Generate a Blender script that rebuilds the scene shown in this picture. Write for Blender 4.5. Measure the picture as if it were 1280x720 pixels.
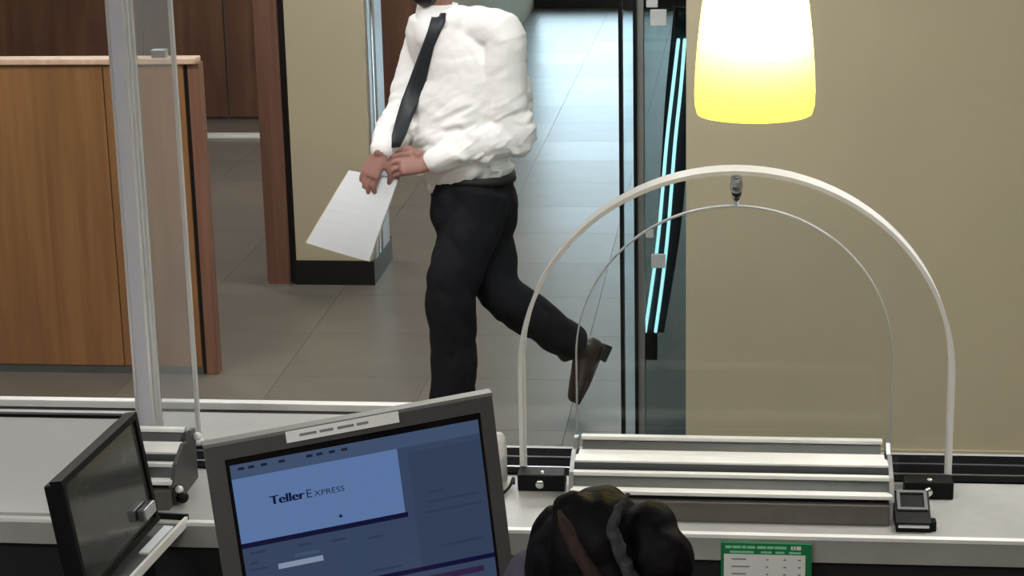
import bpy, bmesh, math, random
from math import sin, cos, pi, radians, sqrt
from mathutils import Vector, Matrix, noise
from mathutils.bvhtree import BVHTree

for o in list(bpy.data.objects):
    bpy.data.objects.remove(o, do_unlink=True)
random.seed(4)
scene = bpy.context.scene
COL = scene.collection

# ------------------------------------------------------------------ camera
FPX = 2511.0
CAM = Vector((0, 0, 2.5))
ROT = Matrix.Rotation(radians(6.8), 3, 'Z') @ Matrix.Rotation(pi / 2 - radians(15.4), 3, 'X') @ Matrix.Rotation(radians(-1.3), 3, 'Z')
cd = bpy.data.cameras.new('camera')
cam = bpy.data.objects.new('camera', cd)
COL.objects.link(cam)
cd.sensor_width = 36
cd.lens = 36 * FPX / 1280
cd.clip_start = 0.02
cd.clip_end = 200
cam.matrix_world = Matrix.Translation(CAM) @ ROT.to_4x4()
scene.camera = cam

# ------------------------------------------------------------------ world, exposure
w = bpy.data.worlds.new('sky')
scene.world = w
w.use_nodes = True
wb = w.node_tree.nodes['Background']
wb.inputs[0].default_value = (0.76, 0.91, 1.0, 1)
wb.inputs[1].default_value = 6.5
scene.view_settings.view_transform = 'Standard'
scene.view_settings.look = 'None'
scene.view_settings.exposure = 0.0
scene.view_settings.gamma = 1.0
scene.view_settings.use_curve_mapping = False
LOBBY_LIGHT = 20.0
TELLER_FILL = 21.0


def ray(px, py):
    return ROT @ Vector(((px - 640) / FPX, -(py - 360) / FPX, -1.0))


def onz(px, py, z):
    d = ray(px, py)
    return CAM + d * ((z - CAM.z) / d.z)


def ony(px, py, y):
    d = ray(px, py)
    return CAM + d * (y / d.y)


# ------------------------------------------------------------------ materials
def lin(c):
    return tuple(((v / 255) / 12.92 if v / 255 <= 0.04045 else ((v / 255 + 0.055) / 1.055) ** 2.4) for v in c)


def mat(name, col, rough=0.5, metal=0.0, var=0.08, scale=8.0, bump=0.0, bscale=60.0, stretch=(1, 1, 1), spec=0.5, emit=None, estr=0.0, coat=0.0):
    m = bpy.data.materials.new(name)
    m.use_nodes = True
    nt = m.node_tree
    b = nt.nodes['Principled BSDF']
    b.inputs['Roughness'].default_value = rough
    b.inputs['Metallic'].default_value = metal
    b.inputs['Specular IOR Level'].default_value = spec
    b.inputs['Coat Weight'].default_value = coat
    tc = nt.nodes.new('ShaderNodeTexCoord')
    mp = nt.nodes.new('ShaderNodeMapping')
    mp.inputs['Scale'].default_value = stretch
    nt.links.new(tc.outputs['Object'], mp.inputs[0])
    n = nt.nodes.new('ShaderNodeTexNoise')
    n.inputs['Scale'].default_value = scale
    n.inputs['Detail'].default_value = 4
    nt.links.new(mp.outputs[0], n.inputs['Vector'])
    r = nt.nodes.new('ShaderNodeValToRGB')
    r.color_ramp.elements[0].position = 0.3
    r.color_ramp.elements[1].position = 0.7
    r.color_ramp.elements[0].color = tuple(c * (1 - var) for c in col) + (1,)
    r.color_ramp.elements[1].color = tuple(min(1, c * (1 + var)) for c in col) + (1,)
    nt.links.new(n.outputs['Fac'], r.inputs[0])
    nt.links.new(r.outputs[0], b.inputs['Base Color'])
    if bump > 0:
        n2 = nt.nodes.new('ShaderNodeTexNoise')
        n2.inputs['Scale'].default_value = bscale
        n2.inputs['Detail'].default_value = 3
        nt.links.new(mp.outputs[0], n2.inputs['Vector'])
        bp = nt.nodes.new('ShaderNodeBump')
        bp.inputs['Strength'].default_value = bump
        bp.inputs['Distance'].default_value = 0.01
        nt.links.new(n2.outputs['Fac'], bp.inputs['Height'])
        nt.links.new(bp.outputs[0], b.inputs['Normal'])
    if emit:
        b.inputs['Emission Color'].default_value = emit + (1,)
        b.inputs['Emission Strength'].default_value = estr
    return m


def glass_mat(name, tint, ior=1.45, rough=0.02):
    m = bpy.data.materials.new(name)
    m.use_nodes = True
    nt = m.node_tree
    nt.nodes.clear()
    out = nt.nodes.new('ShaderNodeOutputMaterial')
    tr = nt.nodes.new('ShaderNodeBsdfTransparent')
    tr.inputs[0].default_value = tint + (1,)
    gl = nt.nodes.new('ShaderNodeBsdfGlossy')
    gl.inputs['Roughness'].default_value = rough
    fr = nt.nodes.new('ShaderNodeFresnel')
    fr.inputs['IOR'].default_value = ior
    mx = nt.nodes.new('ShaderNodeMixShader')
    nt.links.new(fr.outputs[0], mx.inputs[0])
    nt.links.new(tr.outputs[0], mx.inputs[1])
    nt.links.new(gl.outputs[0], mx.inputs[2])
    nt.links.new(mx.outputs[0], out.inputs[0])
    return m


def translucent_mat(name, col, mixf=0.5, rough=0.3, glossy=0.06):
    m = bpy.data.materials.new(name)
    m.use_nodes = True
    nt = m.node_tree
    nt.nodes.clear()
    out = nt.nodes.new('ShaderNodeOutputMaterial')
    a = nt.nodes.new('ShaderNodeBsdfTranslucent')
    a.inputs[0].default_value = col + (1,)
    d = nt.nodes.new('ShaderNodeBsdfDiffuse')
    d.inputs[0].default_value = col + (1,)
    g = nt.nodes.new('ShaderNodeBsdfGlossy')
    g.inputs['Roughness'].default_value = rough
    m1 = nt.nodes.new('ShaderNodeMixShader')
    m1.inputs[0].default_value = mixf
    m2 = nt.nodes.new('ShaderNodeMixShader')
    m2.inputs[0].default_value = glossy
    nt.links.new(d.outputs[0], m1.inputs[1])
    nt.links.new(a.outputs[0], m1.inputs[2])
    nt.links.new(m1.outputs[0], m2.inputs[1])
    nt.links.new(g.outputs[0], m2.inputs[2])
    nt.links.new(m2.outputs[0], out.inputs[0])
    return m


def milky_mat(name, tint, fac, col):
    m = glass_mat(name, tint, 1.4, 0.15)
    nt = m.node_tree
    out = [n for n in nt.nodes if n.type == 'OUTPUT_MATERIAL'][0]
    last = out.inputs[0].links[0].from_socket
    a = nt.nodes.new('ShaderNodeBsdfTranslucent')
    a.inputs[0].default_value = col + (1,)
    d = nt.nodes.new('ShaderNodeBsdfDiffuse')
    d.inputs[0].default_value = col + (1,)
    m1 = nt.nodes.new('ShaderNodeMixShader')
    m1.inputs[0].default_value = 0.5
    nt.links.new(d.outputs[0], m1.inputs[1])
    nt.links.new(a.outputs[0], m1.inputs[2])
    m2 = nt.nodes.new('ShaderNodeMixShader')
    m2.inputs[0].default_value = fac
    nt.links.new(last, m2.inputs[1])
    nt.links.new(m1.outputs[0], m2.inputs[2])
    nt.links.new(m2.outputs[0], out.inputs[0])
    return m


def emit_mat(name, col, s):
    m = bpy.data.materials.new(name)
    m.use_nodes = True
    nt = m.node_tree
    nt.nodes.clear()
    out = nt.nodes.new('ShaderNodeOutputMaterial')
    e = nt.nodes.new('ShaderNodeEmission')
    e.inputs[0].default_value = col + (1,)
    e.inputs[1].default_value = s
    nt.links.new(e.outputs[0], out.inputs[0])
    return m


def wood_mat(name, c1, c2, rough=0.4, sx=14.0):
    m = bpy.data.materials.new(name)
    m.use_nodes = True
    nt = m.node_tree
    b = nt.nodes['Principled BSDF']
    b.inputs['Roughness'].default_value = rough
    tc = nt.nodes.new('ShaderNodeTexCoord')
    mp = nt.nodes.new('ShaderNodeMapping')
    mp.inputs['Scale'].default_value = (sx, sx, 0.7)
    n = nt.nodes.new('ShaderNodeTexNoise')
    n.inputs['Scale'].default_value = 1.6
    n.inputs['Detail'].default_value = 6
    n.inputs['Distortion'].default_value = 0.6
    r = nt.nodes.new('ShaderNodeValToRGB')
    r.color_ramp.elements[0].position = 0.3
    r.color_ramp.elements[1].position = 0.72
    r.color_ramp.elements[0].color = c1 + (1,)
    r.color_ramp.elements[1].color = c2 + (1,)
    nt.links.new(tc.outputs['Object'], mp.inputs[0])
    nt.links.new(mp.outputs[0], n.inputs['Vector'])
    nt.links.new(n.outputs['Fac'], r.inputs[0])
    nt.links.new(r.outputs[0], b.inputs['Base Color'])
    return m


M = {}
M['wall'] = mat('beige paint', lin((187, 179, 153)), 0.8, var=0.03, scale=2.5, bump=0.05, bscale=120)
M['ceil'] = mat('ceiling paint', (0.55, 0.54, 0.5), 0.9)
M['dullwall'] = mat('dim wall paint', (0.16, 0.15, 0.13), 0.9)
M['slab'] = mat('grout', (0.13, 0.12, 0.105), 0.5)
M['tile'] = mat('floor tile', (0.150, 0.136, 0.116), 0.31, var=0.10, scale=5, bump=0.03, bscale=40)
M['tile_b'] = mat('floor tile darker', (0.142, 0.129, 0.109), 0.33, var=0.10, scale=5, bump=0.03, bscale=40)
M['tile_c'] = mat('floor tile warmer', (0.158, 0.142, 0.119), 0.32, var=0.10, scale=5, bump=0.03, bscale=40)
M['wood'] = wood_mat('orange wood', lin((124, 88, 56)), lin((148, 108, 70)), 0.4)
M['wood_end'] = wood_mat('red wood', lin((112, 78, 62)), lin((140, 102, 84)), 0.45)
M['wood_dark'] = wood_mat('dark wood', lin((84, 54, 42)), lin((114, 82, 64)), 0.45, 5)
M['wood_post'] = wood_mat('brown post wood', lin((104, 72, 60)), lin((126, 92, 78)), 0.45)
M['wood_cap'] = wood_mat('pale wood trim', lin((196, 166, 140)), lin((220, 192, 166)), 0.4)
M['black'] = mat('black plastic', (0.006, 0.006, 0.007), 0.5, spec=0.15)
M['matblack'] = mat('matt black laminate', (0.005, 0.005, 0.006), 0.8, spec=0.03)
M['blackgloss'] = mat('black gloss', (0.004, 0.004, 0.005), 0.15)
M['frame'] = mat('grey door metal', (0.20, 0.215, 0.21), 0.45, 0.3)
M['darkcap'] = mat('charcoal end plate', (0.05, 0.05, 0.05), 0.5)
M['clip'] = mat('pale grey clip', (0.45, 0.47, 0.48), 0.5)
M['navy'] = mat('dark navy halo', (0.006, 0.02, 0.032), 0.4)
M['teal'] = mat('teal grey board', (0.20, 0.25, 0.28), 0.6)
M['metal'] = mat('brushed metal', (0.62, 0.63, 0.66), 0.3, 1.0, var=0.06, scale=30)
M['chrome'] = mat('polished steel', (0.85, 0.86, 0.88), 0.12, 1.0, var=0.02)
M['steel'] = mat('grey steel face', (0.10, 0.11, 0.115), 0.5, 0.3, var=0.08, scale=20)
M['steel_warm'] = mat('warm grey steel', (0.12, 0.113, 0.10), 0.45, 0.3, var=0.08, scale=20)
M['counter'] = mat('pale laminate', (0.36, 0.365, 0.36), 0.35, var=0.05, scale=30)
M['edge'] = mat('white edge and metal gleam', (0.82, 0.82, 0.80), 0.3)  # laminate edges; also the painted gleam of tray rails and floor threshold
M['fascia'] = mat('grey fascia', (0.34, 0.335, 0.315), 0.5)
M['darkdesk'] = mat('dark desk laminate', (0.012, 0.012, 0.013), 0.5)
M['bezel'] = mat('grey monitor plastic', (0.062, 0.061, 0.060), 0.45, var=0.03)
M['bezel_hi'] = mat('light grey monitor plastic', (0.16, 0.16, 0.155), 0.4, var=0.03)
M['acrylic'] = glass_mat('clear acrylic', (0.97, 0.98, 0.98), 1.3)
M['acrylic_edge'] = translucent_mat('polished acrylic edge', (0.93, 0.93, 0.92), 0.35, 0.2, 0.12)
M['acrylic_thin'] = translucent_mat('thin acrylic edge', (0.72, 0.72, 0.72), 0.35, 0.2, 0.1)
M['acrylic_post'] = milky_mat('thick acrylic post', (0.86, 0.86, 0.90), 0.62, (0.78, 0.78, 0.83))
M['acrylic_pane'] = milky_mat('milky acrylic pane', (0.93, 0.94, 0.95), 0.14, (0.65, 0.67, 0.66))  # diffuse share greys what shows through
M['tint'] = glass_mat('tinted door glass', (0.46, 0.50, 0.49), 1.5)
M['clearglass'] = glass_mat('entrance glass', (0.9, 0.96, 0.98), 1.45)
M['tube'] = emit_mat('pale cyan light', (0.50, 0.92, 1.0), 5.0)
M['lamp'] = translucent_mat('yellow lamp glass', (1.0, 0.82, 0.07), 0.88, 0.1, 0.04)
M['bulb'] = emit_mat('bulb', (1.0, 0.92, 0.75), 230.0)
M['panel'] = emit_mat('lobby lamp diffuser', (1.0, 0.98, 0.94), LOBBY_LIGHT)
M['fill_t'] = emit_mat('teller fill diffuser', (1.0, 0.97, 0.92), TELLER_FILL)  # unseen teller panels added to brighten the monitor and left counter end
M['shirt'] = mat('white cotton', (0.92, 0.92, 0.92), 0.85, var=0.02, bump=0.25, bscale=14, spec=0.2)
M['trousers'] = mat('charcoal wool', (0.007, 0.008, 0.012), 0.8, var=0.2, bump=0.3, bscale=10, spec=0.25)
M['tie'] = mat('dark slate silk', (0.018, 0.024, 0.03), 0.5, var=0.2, scale=40)
M['shoe'] = mat('brown leather', (0.030, 0.016, 0.011), 0.4, var=0.2)
M['sole'] = mat('dark rubber', (0.008, 0.007, 0.007), 0.7)
M['skin'] = mat('skin', lin((156, 114, 104)), 0.55, var=0.08, scale=20)
M['skin_t'] = mat('skin of the teller', lin((150, 110, 98)), 0.55, var=0.08, scale=20)
M['hair'] = mat('dark hair', (0.006, 0.005, 0.006), 0.45, var=0.4, scale=40, bump=0.6, bscale=60, stretch=(1, 1, 0.25))
M['hair_t'] = mat('glossy black hair', (0.0035, 0.003, 0.0035), 0.6, var=0.5, scale=30, spec=0.05, bump=0.4, bscale=45, stretch=(0.35, 1, 1))
M['parting_light'] = mat('brown parting highlight', (0.028, 0.018, 0.016), 0.85, spec=0.1, var=0.5, scale=60, stretch=(1, 1, 0.3))  # brown painted for light along the hair parting
M['scrunchie'] = mat('grey fabric', (0.016, 0.016, 0.02), 0.9, var=0.7, scale=40, bump=0.6, bscale=80)
M['blouse'] = mat('mauve grey fabric', (0.045, 0.04, 0.068), 0.9, var=0.15, bump=0.3, bscale=30)
M['eye'] = mat('eye', (0.02, 0.015, 0.012), 0.2)
M['lip'] = mat('lip', lin((140, 80, 75)), 0.5)
M['paper'] = mat('white paper', (0.74, 0.77, 0.82), 0.8, var=0.02)
M['folder'] = mat('cream folder', lin((226, 208, 176)), 0.7)
M['white'] = mat('white plastic', (0.8, 0.8, 0.8), 0.4, var=0.02)
M['green'] = mat('green print', lin((20, 120, 70)), 0.5, var=0.05)
M['greenlight'] = mat('pale green print', lin((140, 210, 170)), 0.5, var=0.03)
M['printgrey'] = mat('grey print', (0.20, 0.21, 0.22), 0.7)
M['kick'] = mat('black kick board', (0.006, 0.006, 0.007), 0.35)
M['glossdark'] = mat('dark glass screen', (0.055, 0.058, 0.058), 0.12, spec=0.7)
M['pave'] = mat('pavement', (0.4, 0.4, 0.4), 0.8)


# ------------------------------------------------------------------ mesh helpers
def wloc(o):
    v = Vector((0, 0, 0))
    while o is not None:
        v += o.location
        o = o.parent
    return v


def finish(o, label=None, cat=None, group=None, kind=None):
    if label:
        o['label'] = label
    if cat:
        o['category'] = cat
    if group:
        o['group'] = group
    if kind:
        o['kind'] = kind
    return o


def place_mesh(name, me, m, parent=None, smooth=False):
    vs = [v.co for v in me.vertices]
    lo = Vector((min(v[i] for v in vs) for i in range(3)))
    hi = Vector((max(v[i] for v in vs) for i in range(3)))
    c = (lo + hi) / 2
    if parent is None:
        c.z = lo.z
    me.transform(Matrix.Translation(-c))
    me.materials.clear()
    me.materials.append(m)
    if smooth:
        for p in me.polygons:
            p.use_smooth = True
    o = bpy.data.objects.new(name, me)
    COL.objects.link(o)
    if parent is not None:
        o.parent = parent
        o.location = c - wloc(parent)
    else:
        o.location = c
    return o


def obj(name, bm, m, parent=None, smooth=False):
    bmesh.ops.recalc_face_normals(bm, faces=bm.faces)
    me = bpy.data.meshes.new(name)
    bm.to_mesh(me)
    bm.free()
    return place_mesh(name, me, m, parent, smooth)


def thing(name, loc, label, cat, group=None):
    o = bpy.data.objects.new(name, None)
    o.empty_display_size = 0.05
    COL.objects.link(o)
    o.location = loc
    return finish(o, label, cat, group)


def box(bm, a, b, bev=0.0, mtx=None):
    r = bmesh.ops.create_cube(bm, size=1.0)
    vs = r['verts']
    s = Vector([b[i] - a[i] for i in range(3)])
    c = Vector([(b[i] + a[i]) / 2 for i in range(3)])
    for v in vs:
        v.co = Vector((v.co.x * s.x, v.co.y * s.y, v.co.z * s.z)) + c
    if bev > 0:
        es = {e for v in vs for e in v.link_edges}
        rr = bmesh.ops.bevel(bm, geom=list(es), offset=bev, segments=2, profile=0.6, affect='EDGES')
        vs = list({v for f in rr['faces'] for v in f.verts} | {v for v in vs if v.is_valid})
    if mtx is not None:
        for v in vs:
            v.co = mtx @ v.co
    return vs


def boxo(name, a, b, m, parent=None, bev=0.0, mtx=None):
    bm = bmesh.new()
    box(bm, a, b, bev, mtx)
    return obj(name, bm, m, parent)


def prism(bm, prof, axis, a, b, mtx=None):
    """prof: closed list of 2-D points; extruded along axis 'X' (prof = y,z), 'Y' (prof = x,z), 'Z' (prof = x,y)."""
    def P(p, t):
        if axis == 'X':
            q = Vector((t, p[0], p[1]))
        elif axis == 'Y':
            q = Vector((p[0], t, p[1]))
        else:
            q = Vector((p[0], p[1], t))
        return mtx @ q if mtx is not None else q
    A = [bm.verts.new(P(p, a)) for p in prof]
    B = [bm.verts.new(P(p, b)) for p in prof]
    n = len(prof)
    for i in range(n):
        bm.faces.new((A[i], A[(i + 1) % n], B[(i + 1) % n], B[i]))
    bm.faces.new(A)
    bm.faces.new(B[::-1])


def ring_frames(pts, ref):
    out = []
    for i, p in enumerate(pts):
        t = (pts[min(i + 1, len(pts) - 1)] - pts[max(i - 1, 0)])
        t = t.normalized() if t.length > 1e-9 else Vector((0, 0, 1))
        a = ref - t * ref.dot(t)
        if a.length < 1e-4:
            a = t.orthogonal()
        a.normalize()
        out.append((t, a, t.cross(a)))
    return out


def smooth_path(pts, rad, sub=4):
    """Catmull-Rom through points and radii."""
    P, R = [], []
    n = len(pts)
    for i in range(n - 1):
        p0, p1, p2, p3 = pts[max(i - 1, 0)], pts[i], pts[i + 1], pts[min(i + 2, n - 1)]
        for k in range(sub):
            t = k / sub
            q = 0.5 * ((2 * p1) + (p2 - p0) * t + (2 * p0 - 5 * p1 + 4 * p2 - p3) * t * t + (3 * p1 - p0 - 3 * p2 + p3) * t ** 3)
            P.append(q)
            ra, rb = rad[i], rad[i + 1]
            s = t * t * (3 - 2 * t)
            R.append((ra[0] + (rb[0] - ra[0]) * s, ra[1] + (rb[1] - ra[1]) * s))
    P.append(pts[-1])
    R.append(rad[-1])
    return P, R


def loft(bm, pts, rad, ref=Vector((0, -1, 0)), n=16, sub=4, round_ends=True, closed_ends=True, refs=None):
    pts = [Vector(p) for p in pts]
    rad = [(r, r) if not isinstance(r, tuple) else r for r in rad]
    if sub > 1:
        pts, rad = smooth_path(pts, rad, sub)
    if round_ends:
        t0 = (pts[0] - pts[1]).normalized()
        t1 = (pts[-1] - pts[-2]).normalized()
        r0, r1 = rad[0], rad[-1]
        pre, prr, post, por = [], [], [], []
        for k in (0.92, 0.7, 0.38):
            s = sqrt(1 - k * k)
            pre.append(pts[0] + t0 * min(r0) * k)
            prr.append((r0[0] * s, r0[1] * s))
        for k in (0.38, 0.7, 0.92):
            s = sqrt(1 - k * k)
            post.append(pts[-1] + t1 * min(r1) * k)
            por.append((r1[0] * s, r1[1] * s))
        pts = pre + pts + post
        rad = prr + rad + por
    fr = ring_frames(pts, ref)
    rings = []
    for p, r, (t, a, b) in zip(pts, rad, fr):
        rings.append([bm.verts.new(p + a * r[0] * cos(2 * pi * k / n) + b * r[1] * sin(2 * pi * k / n)) for k in range(n)])
    for i in range(len(rings) - 1):
        for k in range(n):
            bm.faces.new((rings[i][k], rings[i][(k + 1) % n], rings[i + 1][(k + 1) % n], rings[i + 1][k]))
    if closed_ends:
        bm.faces.new(rings[0][::-1])
        bm.faces.new(rings[-1])
    return rings


def ellipsoid(bm, c, r, axes=None, u=20, v=12):
    res = bmesh.ops.create_uvsphere(bm, u_segments=u, v_segments=v, radius=1.0)
    for q in res['verts']:
        p = Vector((q.co.x * r[0], q.co.y * r[1], q.co.z * r[2]))
        if axes:
            p = axes[0] * p.x + axes[1] * p.y + axes[2] * p.z
        q.co = Vector(c) + p
    return res['verts']


def tubeo(name, pts, r, m, parent=None, n=8, sub=4):
    bm = bmesh.new()
    loft(bm, pts, [r] * len(pts), n=n, sub=sub, ref=Vector((0.13, -1, 0.21)))
    return obj(name, bm, m, parent, True)


def lathe(bm, prof, c, n=32):
    rings = []
    for r, z in prof:
        rings.append([bm.verts.new((c[0] + r * cos(2 * pi * k / n), c[1] + r * sin(2 * pi * k / n), c[2] + z)) for k in range(n)])
    for i in range(len(rings) - 1):
        for k in range(n):
            bm.faces.new((rings[i][k], rings[i][(k + 1) % n], rings[i + 1][(k + 1) % n], rings[i + 1][k]))
    return rings


def remesh(bm, voxel, smooth=4, fac=0.5):
    bmesh.ops.recalc_face_normals(bm, faces=bm.faces)
    me = bpy.data.meshes.new('tmp')
    bm.to_mesh(me)
    bm.free()
    o = bpy.data.objects.new('tmp', me)
    COL.objects.link(o)
    r = o.modifiers.new('r', 'REMESH')
    r.mode = 'VOXEL'
    r.voxel_size = voxel
    r.use_smooth_shade = True
    if smooth:
        s = o.modifiers.new('s', 'SMOOTH')
        s.iterations = smooth
        s.factor = fac
    dg = bpy.context.evaluated_depsgraph_get()
    out = bpy.data.meshes.new_from_object(o.evaluated_get(dg))
    bpy.data.objects.remove(o, do_unlink=True)
    bpy.data.meshes.remove(me)
    return out


def displace(me, fn):
    ns = [v.normal.copy() for v in me.vertices]
    for v, n in zip(me.vertices, ns):
        v.co = v.co + n * fn(v.co)


def bvh(me):
    return BVHTree.FromPolygons([v.co.copy() for v in me.vertices], [tuple(p.vertices) for p in me.polygons])


def text_mesh(s, size):
    cu = bpy.data.curves.new('tmp_text', 'FONT')
    cu.body = s
    cu.size = size
    o = bpy.data.objects.new('tmp_text', cu)
    COL.objects.link(o)
    dg = bpy.context.evaluated_depsgraph_get()
    me = bpy.data.meshes.new_from_object(o.evaluated_get(dg))
    bpy.data.objects.remove(o, do_unlink=True)
    return me


# ------------------------------------------------------------------ setting
XL, XR, YB, YF, ZC = -6.0, 3.2, -1.2, 18.9, 3.0
WALL_Y = 6.68
floor = finish(boxo('floor', (XL, YB, -0.2), (XR, YF + 0.1, -0.008), M['slab']), 'grey floor', None, None, 'structure')
TS = 0.61
tmesh = None
x0, y0 = -4.92, 6.42
for i in range(9):
    for j in range(21):
        if tmesh is None:
            t = boxo('floor_tile', (x0 + 0.0008, y0 + 0.0008, -0.008), (x0 + TS - 0.0008, y0 + TS - 0.0008, 0.0), M['tile'], floor, 0.0006)
            tmesh = t.data
            tms = []
            for k in ('tile', 'tile_b', 'tile_c'):
                c = tmesh.copy()
                c.materials.clear()
                c.materials.append(M[k])
                tms.append(c)
            base = t.location.copy()
            continue
        t = bpy.data.objects.new('floor_tile', random.choice(tms))
        COL.objects.link(t)
        t.parent = floor
        t.location = base + Vector((i * TS, j * TS, 0))
finish(boxo('ceiling', (XL, YB, ZC), (XR, YF + 0.1, ZC + 0.1), M['ceil']), kind='structure')
finish(boxo('wall_back', (XL, YB - 0.1, -0.01), (XR, YB, ZC), M['dullwall']), kind='structure')
finish(boxo('wall_left', (XL - 0.1, YB, -0.01), (XL, YF, ZC), M['wall']), kind='structure')
finish(boxo('wall_side', (XR, YB, -0.01), (XR + 0.1, YF, ZC), M['wall']), kind='structure')

# beige wall right of the glass door
WX = ony(857.5, 300, WALL_Y).x
wr = finish(boxo('wall_right', (WX, WALL_Y, 0), (XR, WALL_Y + 0.14, ZC), M['wall']), kind='structure')
finish(boxo('baseboard_right', (WX + 0.01, WALL_Y - 0.012, 0), (XR, WALL_Y, 0.08), M['wall']), kind='structure')

# far wood wall and floor threshold
FWY = 13.25
fx1 = ony(560, 100, FWY).x
fw = finish(boxo('wall_far', (XL, FWY + 0.03, 0), (fx1, FWY + 0.18, ZC), M['dullwall']), kind='structure')
edges = [XL + 0.02, ony(180, 60, FWY).x, ony(282, 60, FWY).x, ony(345, 60, FWY).x, ony(470, 60, FWY).x, fx1]
for a, b in zip(edges[:-1], edges[1:]):
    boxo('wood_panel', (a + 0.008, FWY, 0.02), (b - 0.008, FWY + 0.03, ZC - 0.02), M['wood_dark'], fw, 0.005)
tA, tB = onz(250, 171.5, 0), onz(338, 171.5, 0)
finish(boxo('trim_1', (tA.x, 12.60, 0.0), (tB.x, 12.70, 0.02), M['edge'], None, 0.004), kind='structure')  # white in place of the shine of a metal strip
# corridor wall on the left of the passage to the entrance
finish(boxo('wall_corridor', (fx1 - 0.12, FWY + 0.18, 0), (fx1, YF, ZC), M['wall']), kind='structure')
finish(boxo('wall_passage', (1.0, WALL_Y + 0.14, 0), (1.1, YF, ZC), M['wall']), kind='structure')

# far entrance : dark kick plate, glass leaves, header
ent = thing('door_2', (-0.5, YF, 0), 'glass entrance doors with a dark bottom rail at the end of the passage', None)
ent['kind'] = 'structure'
boxo('bottom_rail', (fx1, YF, 0.0), (1.0, YF + 0.06, 0.16), M['kick'], ent)
boxo('header', (fx1, YF, 2.05), (1.0, YF + 0.1, ZC), M['kick'], ent)
ex = [fx1 + (1.0 - fx1) * k / 3 for k in range(4)]
for k in range(4):
    boxo('stile', (ex[k] - 0.03, YF, 0.16), (ex[k] + 0.03, YF + 0.06, 2.05), M['metal'], ent)
for k in range(3):
    boxo('pane', (ex[k] + 0.03, YF + 0.025, 0.16), (ex[k + 1] - 0.03, YF + 0.032, 2.05), M['clearglass'], ent)
finish(boxo('pavement', (-8, YF + 0.12, -0.25), (6, YF + 9, -0.05), M['pave']), kind='structure')

# column with wood post
cbL, cbR = onz(372, 355, 0), onz(468, 355, 0)
CY = 9.05
colx0, colx1 = cbL.x, cbR.x
column = finish(boxo('wall_column', (colx0, CY, 0.0), (colx1, CY + 0.47, ZC), M['wall']), kind='structure')
boxo('kick_board', (colx0 - 0.006, CY - 0.012, 0.0), (colx1 + 0.008, CY + 0.482, 0.118), M['kick'], column)
for a, b, mm in ((0.03, 0.10, 'metal'), (0.13, 0.16, 'chrome'), (0.22, 0.40, 'metal')):
    boxo('metal_strip', (colx1, CY + a, 0.118), (colx1 + 0.012, CY + b, ZC), M[mm], column)
px0 = onz(336, 357, 0).x
post = finish(boxo('trim_2', (px0, CY - 0.05, 0.0), (colx0 - 0.03, CY + 0.10, ZC), M['wood_post'], None, 0.004), kind='structure')
boxo('shadow_gap', (colx0 - 0.03, CY + 0.0, 0.0), (colx0 - 0.004, CY + 0.06, ZC), M['kick'], post)
boxo('floor_shoe', (px0 - 0.01, CY - 0.06, 0.0), (colx0 - 0.02, CY + 0.11, 0.012), M['metal'], post)

# glass door / sidelight beside the beige wall
door = thing('door_1', (ony(816, 540, WALL_Y).x, WALL_Y, 0), 'dark framed tinted glass door beside the beige wall', None)
door['kind'] = 'structure'


def xat(px):
    return ony(px, 300, WALL_Y).x


for a, b, mm, nm in ((775.2, 779.5, 'black', 'outer_stile'), (793, 797.5, 'black', 'inner_stile')):
    boxo(nm, (xat(a), WALL_Y - 0.02, 0), (xat(b), WALL_Y + 0.05, 2.5), M[mm], door)
boxo('metal_cover', (xat(797.5), WALL_Y - 0.01, 0), (xat(805.5), WALL_Y + 0.05, 2.5), M['frame'], door)
boxo('pane', (xat(779.5), WALL_Y + 0.01, 0.03), (xat(792.5), WALL_Y + 0.018, 2.5), M['clearglass'], door)
boxo('pane', (xat(805.5), WALL_Y + 0.01, 0.03), (WX, WALL_Y + 0.018, 2.5), M['tint'], door)
boxo('threshold', (xat(775.2), WALL_Y - 0.02, 0), (WX, WALL_Y + 0.05, 0.03), M['black'], door)
boxo('header', (xat(775.2), WALL_Y - 0.02, 2.5), (WX, WALL_Y + 0.05, 2.56), M['black'], door)
lint = finish(boxo('wall_lintel', (xat(775.2), WALL_Y, 2.56), (WX, WALL_Y + 0.14, ZC), M['wall']), kind='structure')

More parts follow.
